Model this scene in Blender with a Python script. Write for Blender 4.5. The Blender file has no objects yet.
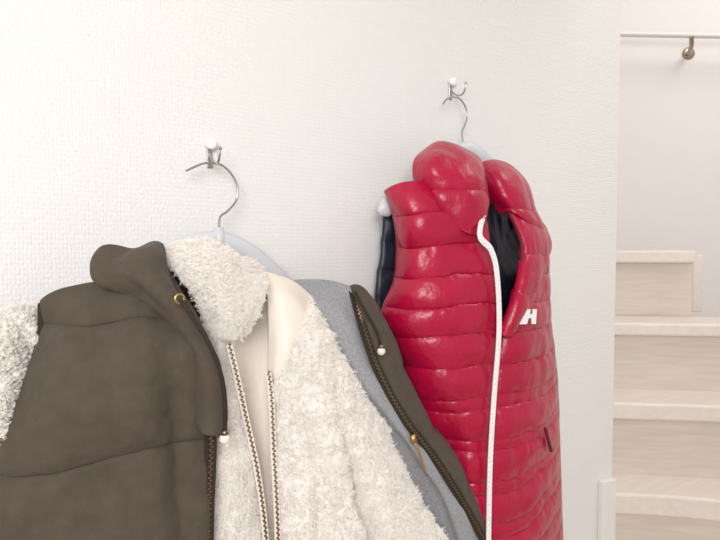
import bpy, bmesh, math
import numpy as np
from mathutils import Vector
# World frame: wall_back is the plane y=0, x runs along the wall, z is height in metres.
# Garment patterns: rows of "x,z" in millimetres, with distance off the wall given per row.
def net(coords,offs):
    out=[]
    for r,o in zip(coords.split('/'),offs.split('/')):
        pr=[tuple(float(v)/1000 for v in t.split(',')) for t in r.split()]
        os_=[float(v)/1000 for v in o.split()]
        assert len(pr)==len(os_),(len(pr),len(os_),r)
        out.append([(a,-n,z) for (a,z),n in zip(pr,os_)])
    return out
W={}
W['k_left']=net("-220,1437 -193,1452 -165,1460 -127,1452 -89,1440/-223,1402 -194,1412 -158,1411 -115,1404 -67,1388/-237,1355 -206,1362 -166,1355 -114,1344 -63,1331/-262,1312 -221,1313 -173,1303 -121,1292 -63,1272/-286,1272 -232,1259 -179,1246 -122,1235 -65,1214/-300,1183 -238,1178 -180,1160 -123,1148 -68,1126",
"70 90 110 130 150/80 130 150 170 180/90 145 165 180 180/100 150 170 185 180/110 155 170 185 180/110 155 170 185 180")
W['k_hood']=net("-168,1484 -150,1496 -130,1503 -107,1503 -93,1495/-176,1471 -159,1482 -136,1489 -109,1484 -90,1471/-170,1460 -150,1466 -128,1464 -102,1453 -85,1449/-145,1451 -131,1446 -115,1439 -94,1432 -76,1427/-115,1430 -109,1419 -99,1411 -81,1404 -65,1395/-85,1383 -84,1381 -78,1371 -68,1362 -55,1354/-72,1301 -74,1301 -71,1295 -64,1290 -55,1281",
"100 100 100 100 90/130 145 150 140 120/140 165 180 170 150/140 170 190 190 170/150 180 195 195 180/160 185 200 200 185/170 190 200 200 185")
W['f_collar']=net("-95,1498 -65,1507 -30,1504 7,1485 35,1468/-92,1484 -72,1488 -46,1484 -15,1467 22,1453/-78,1462 -61,1460 -44,1453 -21,1441 12,1435/-64,1433 -54,1430 -41,1425 -22,1418 1,1416/-49,1395 -45,1396 -37,1393 -25,1391 -10,1394",
"90 100 110 120 120/120 140 155 155 150/140 160 170 170 160/150 165 175 170 160/150 165 170 165 155")
W['f_left']=net("-54,1407 -44,1402 -26,1388/-59,1342 -43,1343 -21,1336/-61,1271 -38,1270 -8,1260/-70,1202 -36,1198 6,1183/-77,1131 -33,1124 15,1103",
"140 155 155/150 165 160/155 170 165/160 175 165/160 175 165")
W['f_lining']=net("-21,1434 10,1425 39,1429 75,1427/-23,1379 3,1374 30,1371 51,1349/-17,1311 3,1304 19,1301 34,1302/-4,1233 9,1227 23,1224 32,1225/12,1114 22,1106 31,1104 36,1107",
"120 110 100 100/140 125 120 130/150 135 135 150/155 145 145 155/160 150 150 160")
W['f_facing']=net("35,1468 59,1461 83,1451 112,1429/34,1432 50,1432 74,1423 103,1403/32,1380 39,1384 54,1383 83,1376/24,1328 28,1332 34,1337 48,1342",
"110 110 110 110/130 140 140 130/140 155 160 150/150 160 165 160")
W['f_right']=net("105,1430 110,1418 119,1405 130,1392 145,1377/51,1365 69,1368 95,1361 125,1344 162,1316/24,1309 46,1311 84,1299 136,1280 205,1247/18,1247 47,1249 93,1236 154,1212 246,1166/18,1186 48,1189 100,1170 173,1139 293,1081/22,1108 54,1111 108,1093 186,1059 337,988",
"120 125 125 120 110/160 175 175 165 140/170 195 200 185 150/175 200 210 200 160/180 210 215 205 165/180 210 215 210 170")
W['k_grey']=net("85,1451 115,1453 152,1452 185,1441/113,1404 130,1404 153,1399 183,1386/139,1339 152,1341 171,1337 194,1324/178,1279 190,1277 212,1266 235,1250/245,1193 248,1196 274,1181 309,1159/319,1080 321,1087 348,1071 389,1038/353,977 361,980 391,966 453,930",
"80 85 90 100/110 125 135 130/130 150 155 150/150 170 170 165/160 180 180 170/160 180 180 170/160 180 180 170")
W['k_grey']=[[(r[0][0]-.05,r[0][1]+.035,r[0][2]-.005)]+r for r in W['k_grey']]
W['k_right']=net("185,1442 200,1436 226,1418 261,1394/187,1386 205,1380 240,1360 285,1337/201,1320 228,1314 270,1291 327,1259/239,1242 271,1232 319,1204 396,1162/309,1154 340,1145 389,1118 469,1068/389,1038 407,1031 445,1007 523,956/453,930 479,916 517,892 597,833",
"100 100 90 70/130 135 120 80/150 150 130 80/165 160 140 80/170 165 140 80/170 165 140 80/170 160 140 80")
W['f_sleeve']=net("-287,1415 -264,1426 -241,1432 -215,1435/-301,1390 -274,1399 -248,1396 -215,1394/-315,1338 -284,1350 -256,1346 -224,1343/-325,1276 -294,1285 -264,1283 -234,1273",
"50 60 60 50/60 100 100 70/60 110 110 70/60 110 110 60")
W['k_back']=net("-197,1424 -21,1469 256,1394/-211,1288 -24,1283 370,1143/-256,1121 -26,1042 562,839","25 25 25/25 25 25/25 25 25")
W['zip_kl']=net("-89,1438 -75,1407 -68,1379 -65,1327 -66,1270 -69,1212 -72,1132","155 175 183 188 188 188 188")[0]
W['zip_kr']=net("186,1434 180,1388 194,1323 231,1249 299,1163 379,1047 441,941","105 140 160 175 180 180 180")[0]
W['zip_fl']=net("-34,1384 -27,1347 -17,1292 -5,1229 3,1165 8,1100","165 170 175 178 180 180")[0]
W['zip_fr']=net("17,1344 14,1313 14,1252 15,1190 18,1101","165 180 185 190 190")[0]
W['cord_l']=net("-105,1446 -95,1426 -81,1397 -70,1363 -64,1329 -62,1299","212 224 234 236 230 222")[0]
W['cord_r']=net("181,1435 181,1410 194,1381 199,1359","120 145 155 160")[0]
W['r_left']=net("283,1596 281,1600 296,1604 330,1602 377,1589/293,1556 283,1555 302,1553 347,1549 424,1557/301,1506 292,1501 319,1494 365,1489 437,1497/295,1446 292,1441 321,1437 379,1431 452,1437/277,1382 284,1377 326,1372 379,1366 450,1363/313,1289 315,1288 338,1286 380,1283 441,1274/339,1175 342,1175 370,1174 391,1179 432,1172/349,1045 359,1054 381,1064 398,1073 429,1068/355,923 367,934 382,948 399,959 428,954",
"60 90 110 120 130/70 120 140 150 150/70 120 145 155 155/70 120 150 160 160/60 120 150 165 165/60 110 150 165 165/50 90 130 160 165/50 80 120 155 165/50 80 120 155 165")
W['r_right']=net("501,1425 528,1442 570,1459 620,1473 687,1497/460,1350 486,1354 528,1353 596,1352 697,1350/449,1273 479,1270 530,1266 607,1254 720,1237/440,1170 476,1164 532,1155 616,1134 734,1101/436,1066 478,1057 534,1040 622,1006 745,953/436,952 480,939 536,917 625,874 755,805",
"150 150 140 120 90/165 170 165 140 90/165 170 165 140 90/165 170 165 140 90/165 170 165 140 90/165 170 165 140 90")
W['r_lapel']=net("512,1564 540,1573 588,1566 662,1537/513,1515 525,1511 569,1508 651,1501/492,1453 498,1452 533,1450 583,1456/466,1398 469,1398 491,1398 532,1403/450,1350 451,1352 459,1355 478,1361",
"130 130 120 100/155 165 155 120/170 180 170 150/175 185 180 165/172 175 175 170")
W['r_collar_l']=net("368,1674 385,1685 409,1683 444,1676 486,1665/324,1647 329,1643 365,1642 402,1635 459,1625/315,1614 318,1606 347,1603 386,1596 445,1584/326,1590 329,1573 352,1562 381,1556 423,1558/348,1560 351,1539 366,1526 383,1522 411,1519",
"70 80 90 90 80/90 130 140 140 120/100 140 160 160 140/110 145 160 165 155/125 150 165 168 160")
W['r_collar_r']=net("497,1660 533,1667 571,1661 607,1640 639,1615/486,1629 496,1631 534,1627 582,1608 642,1577/497,1597 495,1598 522,1588 575,1572 652,1549/514,1565 511,1566 532,1551 583,1534 676,1515",
"80 80 80 80 70/100 120 120 110 90/100 130 140 130 100/110 140 150 140 100")
W['r_inner']=net("514,1641 571,1639 633,1620/476,1561 575,1566 670,1548/476,1488 567,1487 691,1486/473,1408 518,1404 633,1406/465,1330 508,1323 578,1324","60 60 60/100 70 70/120 90 80/140 120 100/150 130 120")
W['r_back']=net("304,1576 412,1599 607,1621 758,1530/298,1497 413,1497 609,1496 763,1485/287,1401 414,1384 611,1371 773,1360/328,1281 415,1270 613,1244 802,1220/356,1148 416,1136 615,1094 818,1053/372,907 417,892 619,822 833,749","30 30 30 30/30 30 30 30/30 30 30 30/30 30 30 30/30 30 30 30/30 30 30 30")
W['zip_red']=net("412,1567 384,1521 411,1497 426,1456 429,1364 418,1248 410,1131 408,961","165 180 180 180 183 183 183 183")[0]
W['wire_l']=net("-41,1607 -30,1613 -14,1620 5,1621 21,1612 33,1593 32,1571 17,1554 3,1543 -2,1514","30 30 30 30 30 30 30 35 40 50")[0]
W['wire_r']=net("444,1772 452,1781 467,1789 489,1788 505,1773 508,1755 500,1736 495,1724 490,1689","30 30 30 30 30 30 30 30 40")[0]
W['hang_l']=net("-200,1414 -132,1466 -63,1499 -8,1512 36,1499 76,1469 126,1420 170,1372","50 50 50 50 50 50 50 50")[0]
W['hang_r']=net("272,1563 320,1592 418,1651 493,1693 553,1669 639,1600 724,1522","55 55 50 45 50 55 55")[0]

# ---------------- helpers ----------------
col=bpy.context.collection
def link(o,par=None):
    col.objects.link(o)
    if par is not None: o.parent=par
    return o
def empty(name):
    o=bpy.data.objects.new(name,None); col.objects.link(o); return o
def h3(i,j,k):
    n=(i*374761393+j*668265263+k*1580030173)&0xffffffff
    n=((n^(n>>13))*1274126177)&0xffffffff
    return ((n^(n>>16))&0xffff)/65535.0
def vn(x,y,z):
    xi=np.floor(x).astype(np.int64); yi=np.floor(y).astype(np.int64); zi=np.floor(z).astype(np.int64)
    fx=x-xi; fy=y-yi; fz=z-zi
    fx=fx*fx*(3-2*fx); fy=fy*fy*(3-2*fy); fz=fz*fz*(3-2*fz)
    r=0
    for a in (0,1):
        for b in (0,1):
            for c in (0,1):
                w=(fx if a else 1-fx)*(fy if b else 1-fy)*(fz if c else 1-fz)
                r=r+w*h3(xi+a,yi+b,zi+c)
    return r*2-1
def cr(P,n):
    P=np.asarray(P,float); m=len(P)
    Q=np.concatenate([[2*P[0]-P[1]],P,[2*P[-1]-P[-2]]])
    t=np.linspace(0,m-1-1e-9,n); i=np.floor(t).astype(int); f=(t-i)
    f=f.reshape((n,)+(1,)*(P.ndim-1))
    a,b,c,d=Q[i],Q[i+1],Q[i+2],Q[i+3]
    return .5*((2*b)+(c-a)*f+(2*a-5*b+4*c-d)*f**2+(3*b-a-3*c+d)*f**3)
def normals(A):
    du=np.gradient(A,axis=1); dv=np.gradient(A,axis=0)
    n=np.cross(du,dv); n/=np.linalg.norm(n,axis=2,keepdims=True)+1e-9
    if n[...,1].mean()>0: n=-n
    return n
def patch(name,nt_,nu,nv,mat,par,disp=None,thick=0,ext=None):
    nt_=[list(r) for r in nt_]
    if ext:
        for k in ext: nt_.append([(q[0],q[1],q[2]-k) for q in nt_[-1]])
    A=cr(np.array(nt_,float),nv); A=cr(A.transpose(1,0,2),nu).transpose(1,0,2)
    if disp:
        U,V=np.meshgrid(np.linspace(0,1,nu),np.linspace(0,1,nv))
        A=A+normals(A)*disp(A,U,V)[...,None]
    me=bpy.data.meshes.new(name)
    idx=np.arange(nu*nv).reshape(nv,nu)
    f=np.stack([idx[:-1,:-1],idx[1:,:-1],idx[1:,1:],idx[:-1,1:]],-1).reshape(-1,4)
    me.from_pydata(A.reshape(-1,3).tolist(),[],f.tolist())
    me.polygons.foreach_set('use_smooth',[True]*len(f))
    me.materials.append(mat)
    o=link(bpy.data.objects.new(name,me),par)
    if thick:
        m=o.modifiers.new('s','SOLIDIFY'); m.thickness=thick; m.offset=0
    return o
def tube(name,pts,r,mat,par,cyc=False,res=6,dense=8):
    pts=np.array(pts,float)
    if len(pts)>2 and not cyc: pts=cr(pts,dense*(len(pts)-1)+1)
    cu=bpy.data.curves.new(name,'CURVE'); cu.dimensions='3D'; cu.bevel_depth=r; cu.bevel_resolution=res; cu.use_fill_caps=True
    sp=cu.splines.new('POLY'); sp.points.add(len(pts)-1)
    for a,b in zip(sp.points,pts): a.co=(*b,1)
    sp.use_cyclic_u=cyc; cu.materials.append(mat)
    return link(bpy.data.objects.new(name,cu),par)
def mesh(name,v,f,mat,par=None,bev=0,smooth=False):
    me=bpy.data.meshes.new(name); me.from_pydata([tuple(map(float,q)) for q in v],[],f); me.materials.append(mat)
    bm=bmesh.new(); bm.from_mesh(me); bmesh.ops.recalc_face_normals(bm,faces=bm.faces); bm.to_mesh(me); bm.free()
    if smooth: me.polygons.foreach_set('use_smooth',[True]*len(me.polygons))
    o=link(bpy.data.objects.new(name,me),par)
    if bev:
        m=o.modifiers.new('b','BEVEL'); m.width=bev; m.segments=3
    return o
def box(name,a,b,mat,par=None,bev=0):
    x0,y0,z0=a; x1,y1,z1=b
    v=[(x0,y0,z0),(x1,y0,z0),(x1,y1,z0),(x0,y1,z0),(x0,y0,z1),(x1,y0,z1),(x1,y1,z1),(x0,y1,z1)]
    return mesh(name,v,[(0,1,2,3),(4,5,6,7),(0,1,5,4),(1,2,6,5),(2,3,7,6),(3,0,4,7)],mat,par,bev)
def prism(name,poly,z0,z1,mat,par=None,bev=0):
    n=len(poly); v=[(x,y,z0) for x,y in poly]+[(x,y,z1) for x,y in poly]
    f=[tuple(range(n)),tuple(range(n,2*n))]+[(i,(i+1)%n,n+(i+1)%n,n+i) for i in range(n)]
    return mesh(name,v,f,mat,par,bev)
def lathe(name,prof,org,axis,mat,par,seg=24):
    axis=Vector(axis).normalized(); a=axis.orthogonal().normalized(); b=axis.cross(a); org=Vector(org)
    v=[];f=[]
    for d,r in prof:
        for s in range(seg):
            t=2*math.pi*s/seg; v.append(org+axis*d+(a*math.cos(t)+b*math.sin(t))*max(r,1e-5))
    for i in range(len(prof)-1):
        for s in range(seg):
            f.append((i*seg+s,i*seg+(s+1)%seg,(i+1)*seg+(s+1)%seg,(i+1)*seg+s))
    return mesh(name,v,f,mat,par,smooth=True)
def ball(name,c,r,mat,par):
    return lathe(name,[(-r*math.cos(math.pi*i/12),r*math.sin(math.pi*i/12)) for i in range(13)],c,(0,0,1),mat,par)
def zipper(name,pts,par,mtape,mteeth,tape=.006,tw=.0028,pitch=.0032,th=.0017):
    P=cr(np.array(pts,float),600)
    seg=np.linalg.norm(np.diff(P,axis=0),axis=1); s=np.concatenate([[0],np.cumsum(seg)])
    n=int(s[-1]/pitch); t=np.linspace(0,s[-1],n)
    Q=np.stack([np.interp(t,s,P[:,k]) for k in range(3)],1)
    T=np.gradient(Q,axis=0); T/=np.linalg.norm(T,axis=1,keepdims=True)
    nrm=np.array([0,-1.,0])-T*(T@np.array([0,-1.,0]))[:,None]; nrm/=np.linalg.norm(nrm,axis=1,keepdims=True)
    S=np.cross(T,nrm)
    v=np.concatenate([Q-S*tape,Q+S*tape]); f=[(i,i+1,n+i+1,n+i) for i in range(n-1)]
    o=mesh(name+'_tape',v,f,mtape,par); m=o.modifiers.new('s','SOLIDIFY'); m.thickness=.0015; m.offset=0
    v=[];f=[]
    for i in range(n):
        sd=1 if i%2 else -1
        c=Q[i]+S[i]*sd*tw*.35+nrm[i]*.0012
        b=len(v)
        for a_ in (-1,1):
            for b_ in (-1,1):
                for c_ in (-1,1):
                    v.append(c+S[i]*a_*tw*.6+T[i]*b_*pitch*.36+nrm[i]*c_*th*.6)
        f+=[tuple(b+k for k in q) for q in ((0,1,3,2),(4,5,7,6),(0,1,5,4),(2,3,7,6),(0,2,6,4),(1,3,7,5))]
    mesh(name+'_teeth',v,f,mteeth,par)

# ---------------- materials ----------------
def mat(name,c,rough=.8,metal=0,bump=0,bscale=50,var=.0,vscale=8,sheen=0,spec=.5,coat=0,stretch=(1,1,1),detail=4,b2=None):
    m=bpy.data.materials.new(name); m.use_nodes=True; nt=m.node_tree; b=nt.nodes['Principled BSDF']
    b.inputs['Base Color'].default_value=(*c,1); b.inputs['Roughness'].default_value=rough; b.inputs['Metallic'].default_value=metal
    b.inputs['Specular IOR Level'].default_value=spec
    b.inputs['Sheen Weight'].default_value=sheen; b.inputs['Coat Weight'].default_value=coat; b.inputs['Coat Roughness'].default_value=.15
    tc=nt.nodes.new('ShaderNodeTexCoord'); mp=nt.nodes.new('ShaderNodeMapping'); mp.inputs['Scale'].default_value=stretch
    nt.links.new(tc.outputs['Object'],mp.inputs['Vector'])
    if var:
        nz=nt.nodes.new('ShaderNodeTexNoise'); nz.inputs['Scale'].default_value=vscale; nz.inputs['Detail'].default_value=5
        nt.links.new(mp.outputs[0],nz.inputs['Vector'])
        rp=nt.nodes.new('ShaderNodeValToRGB')
        rp.color_ramp.elements[0].position=.3; rp.color_ramp.elements[1].position=.7
        rp.color_ramp.elements[0].color=(*[x*(1-var) for x in c],1); rp.color_ramp.elements[1].color=(*[min(1,x*(1+var)) for x in c],1)
        nt.links.new(nz.outputs['Fac'],rp.inputs['Fac']); nt.links.new(rp.outputs[0],b.inputs['Base Color'])
    last=None
    for bb in ([(bump,bscale)] if bump else [])+([b2] if b2 else []):
        nb=nt.nodes.new('ShaderNodeTexNoise'); nb.inputs['Scale'].default_value=bb[1]; nb.inputs['Detail'].default_value=detail
        nt.links.new(mp.outputs[0],nb.inputs['Vector'])
        bp=nt.nodes.new('ShaderNodeBump'); bp.inputs['Strength'].default_value=1; bp.inputs['Distance'].default_value=bb[0]
        nt.links.new(nb.outputs['Fac'],bp.inputs['Height'])
        if last: nt.links.new(last.outputs[0],bp.inputs['Normal'])
        last=bp
    if last: nt.links.new(last.outputs[0],b.inputs['Normal'])
    return m
def wallpaper(name,c,scale=200,dist=.0009):
    m=mat(name,c,rough=.85,spec=.2); nt=m.node_tree; b=nt.nodes['Principled BSDF']
    mp=[n for n in nt.nodes if n.type=='MAPPING'][0]; mp.inputs['Scale'].default_value=(1.15,1,.8)
    vo=nt.nodes.new('ShaderNodeTexVoronoi'); vo.inputs['Scale'].default_value=scale; vo.inputs['Randomness'].default_value=.3
    nt.links.new(mp.outputs[0],vo.inputs['Vector'])
    bp=nt.nodes.new('ShaderNodeBump'); bp.inputs['Strength'].default_value=1; bp.inputs['Distance'].default_value=dist; bp.invert=True
    nt.links.new(vo.outputs['Distance'],bp.inputs['Height']); nt.links.new(bp.outputs[0],b.inputs['Normal'])
    return m
m_wall=wallpaper('wallpaper',(.79,.77,.745))
m_wall2=mat('stair_plaster',(.78,.735,.712),.9,bump=.0006,bscale=120,spec=.2)
m_ceil=mat('ceiling_white',(.8,.79,.77),.9)
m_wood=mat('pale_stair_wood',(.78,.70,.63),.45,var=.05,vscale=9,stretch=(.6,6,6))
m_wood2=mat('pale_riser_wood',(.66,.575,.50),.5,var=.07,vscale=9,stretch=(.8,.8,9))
m_floor=mat('floor_wood',(.5,.4,.3),.5,var=.1,vscale=6,stretch=(.5,6,1))
m_white=mat('white_trim',(.8,.78,.75),.5)
m_rail=mat('rail_wood',(.74,.69,.65),.4)
m_brass=mat('antique_brass',(.42,.34,.26),.4,1)
m_khaki=mat('khaki_cotton',(.085,.066,.048),.85,bump=.0005,bscale=600,var=.1,vscale=60,sheen=.06,spec=.2,b2=(.005,26))
m_khakid=mat('khaki_binding',(.036,.028,.020),.8,bump=.0005,bscale=300,spec=.2)
m_grey=mat('grey_jersey',(.30,.30,.315),.95,bump=.0008,bscale=700,var=.18,vscale=300,sheen=.1,spec=.1)
m_fleece=mat('cream_fleece',(.90,.85,.79),.95,bump=.003,bscale=260,sheen=.3,spec=.1)
m_fur=mat('cream_fleece_fibre',(.96,.91,.85),.9,spec=.1)
m_cream=mat('cream_cotton',(.82,.74,.65),.85,bump=.0004,bscale=600,spec=.2)
m_red=mat('crimson_nylon',(.40,.002,.036),.31,bump=.004,bscale=24,var=.06,vscale=15,spec=.5,b2=(.0010,80))
m_piping=mat('dark_red_piping',(.12,.003,.014),.6)
m_navy=mat('navy_lining',(.012,.014,.028),.45,bump=.004,bscale=25)
m_zipw=mat('white_zip',(.86,.84,.83),.45)
m_bronze=mat('bronze_zip',(.28,.20,.12),.35,1)
m_gold=mat('gold_metal',(.55,.36,.16),.3,1)
m_pearl=mat('pearl_bead',(.75,.70,.62),.25,coat=.6)
m_steel=mat('hook_steel',(.50,.47,.45),.28,1)
m_hang=mat('grey_hanger_plastic',(.60,.61,.63),.35)
m_knob=mat('white_knob_plastic',(.9,.9,.88),.3,coat=.4)

# ---------------- room ----------------
CX=1.103
box('wall_back',(-2.2,0,0),(CX,.10,2.5),m_wall)
box('floor',(-2.2,-2.6,-.05),(3.4,2.2,0),m_floor)
box('ceiling',(-2.2,-2.6,2.5),(CX,.10,2.56),m_ceil)
Fx=np.array([.5736,.8192]); Rx=np.array([.8192,-.5736])
a=np.array([1.724,.805]); b=np.array([2.927,-.221]); dv=(b-a)/np.linalg.norm(b-a); nn=np.array([-dv[1],dv[0]])
prism('wall_stairwell',[a,b,b+nn*.1,a+nn*.1],0,4.2,m_wall2)
st=empty('staircase')
S=[[(1.150,.060),(1.330,-.104),(1.509,-.326)],[(1.252,.126),(1.46,-.055),(1.675,-.253)],[(1.380,.208),(1.61,.012),(1.842,-.189)],[(1.535,.306),(1.60,.262),(1.682,.203),(1.74,.155),(1.786,.093)]]
zs=[.806,1.033,1.256,1.492]
THS=[.062,.052,.042,.045]
for i,pl in enumerate(S):
    pl=[np.array(q) for q in pl]; z=zs[i]; dep=.20 if i<3 else .24
    pl=[np.append(q,0)[:2] for q in cr(np.array(pl),4*len(pl))]
    TH=THS[i]
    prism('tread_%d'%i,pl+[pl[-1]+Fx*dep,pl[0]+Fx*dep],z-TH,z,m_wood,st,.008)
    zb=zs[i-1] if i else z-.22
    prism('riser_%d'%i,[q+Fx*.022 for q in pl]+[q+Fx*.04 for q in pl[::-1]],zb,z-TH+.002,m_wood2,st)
for k in range(3):
    z=zs[0]-.22*(k+1); l=np.array(S[0][0])+Rx*.05; r=np.array(S[0][-1]); o=.2*(k+1)
    prism('tread_low_%d'%k,[l-Fx*o,r-Fx*o,r-Fx*(o-.24),l-Fx*(o-.24)],z-.05,z,m_wood,st,.006)
    prism('riser_low_%d'%k,[l-Fx*(o-.02),r-Fx*(o-.02),r-Fx*(o-.04),l-Fx*(o-.04)],max(0,z-.22),z-.048,m_wood2,st)
l=np.array([1.947,.174]); r=np.array([1.975,.150])
prism('string_board',[l,r,r+Fx*.10,l+Fx*.10],1.256,1.475,m_wood,st,.004)
mesh('trim_stair_end',[(1.037,-.016,0),(CX-.004,-.016,0),(CX-.004,-.016,.885),(1.037,-.016,.892),(1.037,0,0),(CX-.004,0,0),(CX-.004,0,.885),(1.037,0,.892)],
 [(0,1,2,3),(4,5,6,7),(0,1,5,4),(1,2,6,5),(2,3,7,6),(3,0,4,7)],m_white,None,.003)
hr=empty('handrail')
tube('rail',[(1.746,.631,2.408),(2.409,.066,2.360)],.011,m_rail,hr)
lathe('bracket_rose',[(0,0),(0,.026),(.008,.026),(.012,.019),(.012,0)],(2.262,.352,2.345),(-Fx[0],-Fx[1],0),m_brass,hr)
tube('bracket_arm',[(2.262,.352,2.345),(2.212,.325,2.335),(2.175,.300,2.345),(2.140,.285,2.372)],.009,m_brass,hr)

# ---------------- displacement ----------------
def seamq(seams,amp,sag=.006,wr=.003,fx=55,seed=0,pw=.45,lump=.004,fu=14,fv=None,ref=.045,rnd=.2,fold=None):
    seams=np.array(sorted(seams))
    def f(A,U,V):
        x,y,z=A[...,0],A[...,1],A[...,2]
        zz=z+sag*vn(x*8+seed,x*0,z*4)+.0015*vn(x*60,x*0,z*20)
        i=np.clip(np.searchsorted(seams,zz)-1,0,len(seams)-2)
        w=seams[i+1]-seams[i]; u=np.clip((zz-seams[i])/w,0,1); s=np.sin(np.pi*u)
        d=amp*np.minimum(1.15,w/ref)*s**pw
        wv=vn(x*fx+seed,y*fx*.5,z*16)*.6+vn(x*fx*2.1,y*fx,z*30+seed)*.4
        d=d*(1+rnd*vn(x*22,y*10,z*22+seed))+wv*wr*(1.1-s)
        d=d+lump*vn(x*12+seed,y*5,z*12)+lump*.35*vn(x*35,y*20,z*35+seed)
        if fold: d=d+fold(A,U,V)
        d=d*np.clip(1-np.abs(2*U-1)**fu,0,1)
        if fv: d=d*np.clip(1-np.abs(2*V-1)**fv,0,1)
        return d
    return f
def fluff(amp=1,fold=None):
    def f(A,U,V):
        x,y,z=A[...,0],A[...,1],A[...,2]
        d=.006*vn(x*24,y*24,z*24)+.006*vn(x*58,y*58,z*58+5)+.006*np.abs(vn(x*125+3,y*125,z*110))+.002*vn(x*300,y*300,z*260)
        d=d*amp
        if fold is not None: d=d+fold(A,U,V)
        return d
    return f
def soft(amp=.003,fs=15):
    def f(A,U,V):
        x,y,z=A[...,0],A[...,1],A[...,2]
        return amp*vn(x*fs,y*fs,z*fs*.7)+amp*.4*vn(x*fs*3,y*fs*3,z*fs*2)
    return f
def fur(o,count,length=.0028,seed=1):
    o.data.materials.append(m_fur)
    m=o.modifiers.new('fur','PARTICLE_SYSTEM'); ps=m.particle_system; s=ps.settings
    s.type='HAIR'; s.use_advanced_hair=True; s.count=count; s.hair_length=length; s.hair_step=4; s.render_step=3; s.display_step=2
    s.length_random=.5; s.brownian_factor=.003; s.material=2; s.use_modifier_stack=False
    s.root_radius=1; s.tip_radius=.6; s.radius_scale=.00045
    s.child_type='SIMPLE'; s.rendered_child_count=6; s.child_radius=.0022; s.clump_factor=.3
    s.kink='CURL'; s.kink_amplitude=.0014; s.kink_frequency=3
    ps.seed=seed

# ---------------- hooded khaki vest ----------------
kv=empty('hooded_padded_vest')
def kfold(A,U,V):
    x,z=A[...,0],A[...,2]
    return .006*vn(x*30,x*0,z*5+x*14)-.006*np.exp(-((x+.105+.05*(z-1.25))/.012)**2)*np.clip((1.40-z)*8,0,1)*np.clip((z-1.14)*20,0,1)
patch('front_left',W['k_left'],220,320,m_khaki,kv,seamq([.7,.86,.99,1.13,1.275,1.42,1.6],.013,sag=.012,wr=.005,fx=38,seed=3,lump=.007,ref=.14,fu=12,fold=kfold),.004,(.1,.1))
def hfold(A,U,V): return .007*np.sin(U*9+V*5+1.2*np.sin(V*7))*np.clip((.75-V)*3,0,1)
patch('hood',W['k_hood'],160,200,m_khaki,kv,seamq([1.1,1.7],.002,wr=.004,fx=30,seed=5,lump=.007,fold=hfold),.004)
patch('hood_lining',W['k_grey'],110,240,m_grey,kv,soft(.003,20),.003,(.12,.1))
patch('front_right',W['k_right'],80,260,m_khaki,kv,seamq([.7,.9,1.0,1.1,1.2,1.3,1.5],.006,wr=.003,seed=8,ref=.1),.004,(.12,.1))
patch('back',W['k_back'],30,40,m_khakid,kv,None,.01,(.12,.1))
tube('armhole_binding',[np.array(r[0])+(0,-.004,0) for r in W['k_left'][:5]],.0045,m_khakid,kv)
zipper('zip_a',W['zip_kl'],kv,m_khakid,m_bronze,tape=.007)
zipper('zip_b',W['zip_kr'],kv,m_khakid,m_bronze,tape=.007)
tube('drawcord_a',W['cord_l'],.0024,m_khakid,kv)
tube('drawcord_b',W['cord_r'],.0022,m_khakid,kv)
def bead(nm,c,r=.0062):
    c=np.array(c); ball(nm,c,r,m_pearl,kv); lathe(nm+'_cap',[(0,0),(0,r*.7),(r*.8,r*.55),(r*.8,0)],c+(0,0,r*.75),(0,0,1),m_bronze,kv)
bead('bead_a',(-.062,-.222,1.292)); bead('bead_b',(.196,-.165,1.351))
c=Vector((-.106,-.212,1.447))
tube('grommet',[(c.x+.0045*math.cos(t),c.y,c.z+.0045*math.sin(t)) for t in np.linspace(0,2*math.pi,20)[:-1]],.0014,m_gold,kv,cyc=True)
lathe('zip_slider',[(0,0),(0,.004),(.012,.005),(.014,0)],(.234,-.190,1.228),(.3,0,-1),m_gold,kv)
tube('zip_puller',[(.234,-.190,1.223),(.240,-.197,1.205),(.251,-.197,1.175)],.0016,m_gold,kv)

# ---------------- fleece jacket ----------------
fj=empty('fleece_jacket')
def fold(A,U,V):
    return -.026*np.exp(-((U-.64+.07*np.sin(V*5))/.05)**2)*np.clip((V-.2)*3,0,1)-.012*np.exp(-((U-.36+.1*V)/.05)**2)*np.clip((V-.35)*3,0,1)
o=patch('front_right',W['f_right'],300,400,m_fleece,fj,fluff(1,fold),0,(.12,.1)); fur(o,24000)
o=patch('front_left',W['f_left'],120,280,m_fleece,fj,fluff(.6),0,(.12,.1)); fur(o,9000)
o=patch('collar',W['f_collar'],180,160,m_fleece,fj,fluff(.55)); fur(o,9000,.0022)
o=patch('sleeve',W['f_sleeve'],170,220,m_fleece,fj,fluff(1),0,(.1,.1)); fur(o,11000)
patch('lining',W['f_lining'],40,120,m_cream,fj,soft(.002,20),.002,(.12,.1))
patch('facing',W['f_facing'],50,80,m_cream,fj,soft(.003,16),.004)
zipper('zip_a',W['zip_fl'],fj,m_cream,m_bronze,tape=.004,tw=.0022)
zipper('zip_b',W['zip_fr'],fj,m_cream,m_bronze,tape=.004,tw=.0022)

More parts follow.
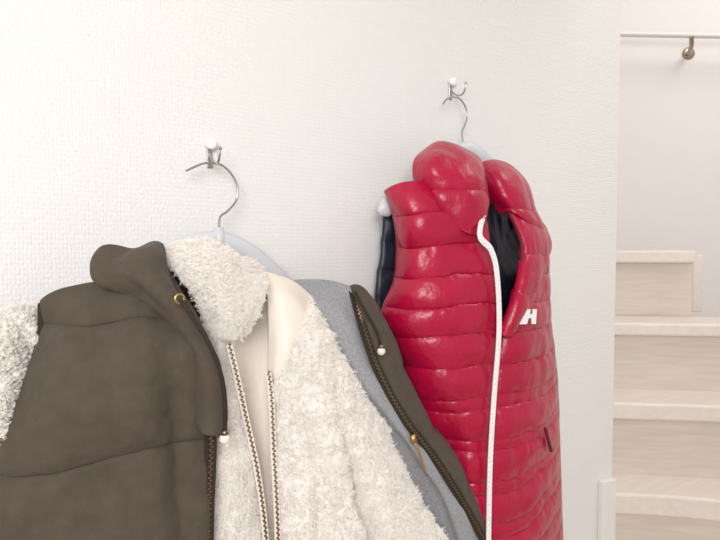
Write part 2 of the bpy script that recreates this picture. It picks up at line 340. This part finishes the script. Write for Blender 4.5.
# ---------------- red puffer ----------------
rv=empty('puffer_vest')
SE=[.6,.66,.72,.78,.85,.9,.95,1.0,1.027,1.077,1.10,1.152,1.172,1.225,1.247,1.30,1.355,1.405,1.455,1.505,1.56,1.63]
Q=seamq(SE,.0066,sag=.010,wr=.0032,seed=11,lump=.005,rnd=.35,fu=8)
patch('front_left',W['r_left'],260,460,m_red,rv,Q,.004,(.1,.1))
patch('front_right',W['r_right'],160,380,m_red,rv,Q,.004,(.1,.1))
QC=seamq([1.46,1.535,1.60,1.72],.008,sag=.014,wr=.005,fx=30,seed=14,lump=.007,fu=8,fv=8,pw=.6,ref=.08)
patch('collar_left',W['r_collar_l'],180,180,m_red,rv,QC,.006)
QR=seamq([1.44,1.565,1.72],.006,sag=.012,wr=.004,fx=30,seed=21,lump=.005,fu=8,fv=8,pw=.6,ref=.10)
patch('collar_right',W['r_collar_r'],140,140,m_red,rv,QR,.006)
patch('lapel',W['r_lapel'],80,160,m_red,rv,seamq([1.3,1.42,1.49,1.6],.004,wr=.002,seed=4),.006)
patch('inner_lining',W['r_inner'],50,80,m_navy,rv,soft(.006,20),.002)
patch('back',W['r_back'],60,160,m_navy,rv,seamq(SE,.008,seed=2),.01,(.1,.1))
tube('armhole_piping',[np.array(r[0])+(0,-.003,0) for r in W['r_left'][:5]],.003,m_piping,rv)
tube('lapel_piping',[np.array(r[0])+(0,-.004,0) for r in W['r_lapel']],.003,m_piping,rv)
zipper('zip',W['zip_red'],rv,m_zipw,m_zipw,tape=.0056,tw=.004,pitch=.004,th=.002)
def plate(nm,pts,y,mt,par,th=.002):
    v=[(x/1000,-y,z/1000) for x,z in pts]; k=len(v); v2=[(a,b-th,c) for a,b,c in v]
    mesh(nm,v+v2,[tuple(range(k)),tuple(range(k,2*k))]+[(i,(i+1)%k,k+(i+1)%k,k+i) for i in range(k)],mt,par)
plate('emblem',[(476,1370),(494,1395),(505,1394),(503,1386),(511,1385),(511,1394),(522,1393),(520,1367),(509,1368),(508,1378),(500,1379),(495,1369)],.186,m_zipw,rv)
tube('pocket_zip',[(.578,-.168,1.164),(.608,-.160,1.113)],.003,m_piping,rv)

# ---------------- hangers & hooks ----------------
for nm,wk,hk in (('clothes_hanger','wire_l','hang_l'),('clothes_hanger.001','wire_r','hang_r')):
    h=empty(nm)
    tube('hook_wire',W[wk],.0016,m_steel,h)
    P=cr(np.array(W[hk],float),60)
    v=[];f=[];k=16
    T=np.gradient(P,axis=0); T/=np.linalg.norm(T,axis=1,keepdims=True)
    for i,q in enumerate(P):
        up=np.cross(np.array([0,1.,0]),T[i]); up*=-1 if up[2]<0 else 1
        e=min(1,.35+min(i,59-i)/4)
        for j in range(k):
            t=2*math.pi*j/k; v.append(q+up*math.sin(t)*.016*e-up*.004+np.array([0,1.,0])*math.cos(t)*.009*e)
    for i in range(59):
        for j in range(k): f.append((i*k+j,i*k+(j+1)%k,(i+1)*k+(j+1)%k,(i+1)*k+j))
    f+=[tuple(range(k)),tuple(range(59*k,60*k))]
    mesh('shoulder_bar',v,f,m_hang,h,smooth=True)
    e=Vector(W[wk][-1]); lathe('hook_socket',[(0,0),(0,.012),(.02,.009),(.033,.006),(.033,0)],(e.x,e.y,e.z-.018),(0,0,1),m_hang,h)
for nm,kx,kz in (('wall_hook',.003,1.652),('wall_hook.001',.491,1.827)):
    h=empty(nm); k=Vector((kx,0,kz))
    lathe('knob',[(0,0),(0,.005),(.003,.005),(.003,.0075),(.009,.008),(.012,.0075),(.013,.006),(.0135,0)],k,(0,-1,0),m_knob,h)
    box('plate',(k.x-.004,-.003,k.z-.034),(k.x+.004,0,k.z),m_steel,h,.001)
    tube('prong',[(k.x,-.002,k.z-.012),(k.x,-.010,k.z-.022),(k.x,-.022,k.z-.030),(k.x,-.034,k.z-.030),(k.x,-.041,k.z-.022),(k.x,-.043,k.z-.012)],.0017,m_steel,h)
    ball('prong_tip',(k.x,-.043,k.z-.011),.003,m_steel,h)

# ---------------- camera, light ----------------
cam=bpy.data.objects.new('camera',bpy.data.cameras.new('camera')); col.objects.link(cam)
cam.data.lens=27; cam.data.sensor_width=36; cam.location=(-.275,-.784,1.5); cam.rotation_euler=(math.radians(87.7),0,math.radians(-35))
cam.data.clip_start=.02
bpy.context.scene.camera=cam
w=bpy.data.worlds.new('world'); bpy.context.scene.world=w; w.use_nodes=True
w.node_tree.nodes['Background'].inputs[0].default_value=(1,.97,.94,1); w.node_tree.nodes['Background'].inputs[1].default_value=.56
def area(nm,loc,tgt,sz,e,c=(1,1,1)):
    l=bpy.data.lights.new(nm,'AREA'); l.size=sz; l.energy=e; l.color=c; o=bpy.data.objects.new(nm,l); col.objects.link(o)
    o.location=loc; o.rotation_euler=(Vector(tgt)-Vector(loc)).to_track_quat('-Z','Y').to_euler()
area('window_light',(-1.1,-1.9,2.1),(-.05,0,1.45),1.1,46,(.985,.985,1))
area('stairwell_light',(1.9,-.9,3.4),(2.0,.3,1.4),1.0,21,(1,.96,.93))
bpy.context.scene.view_settings.view_transform='Standard'
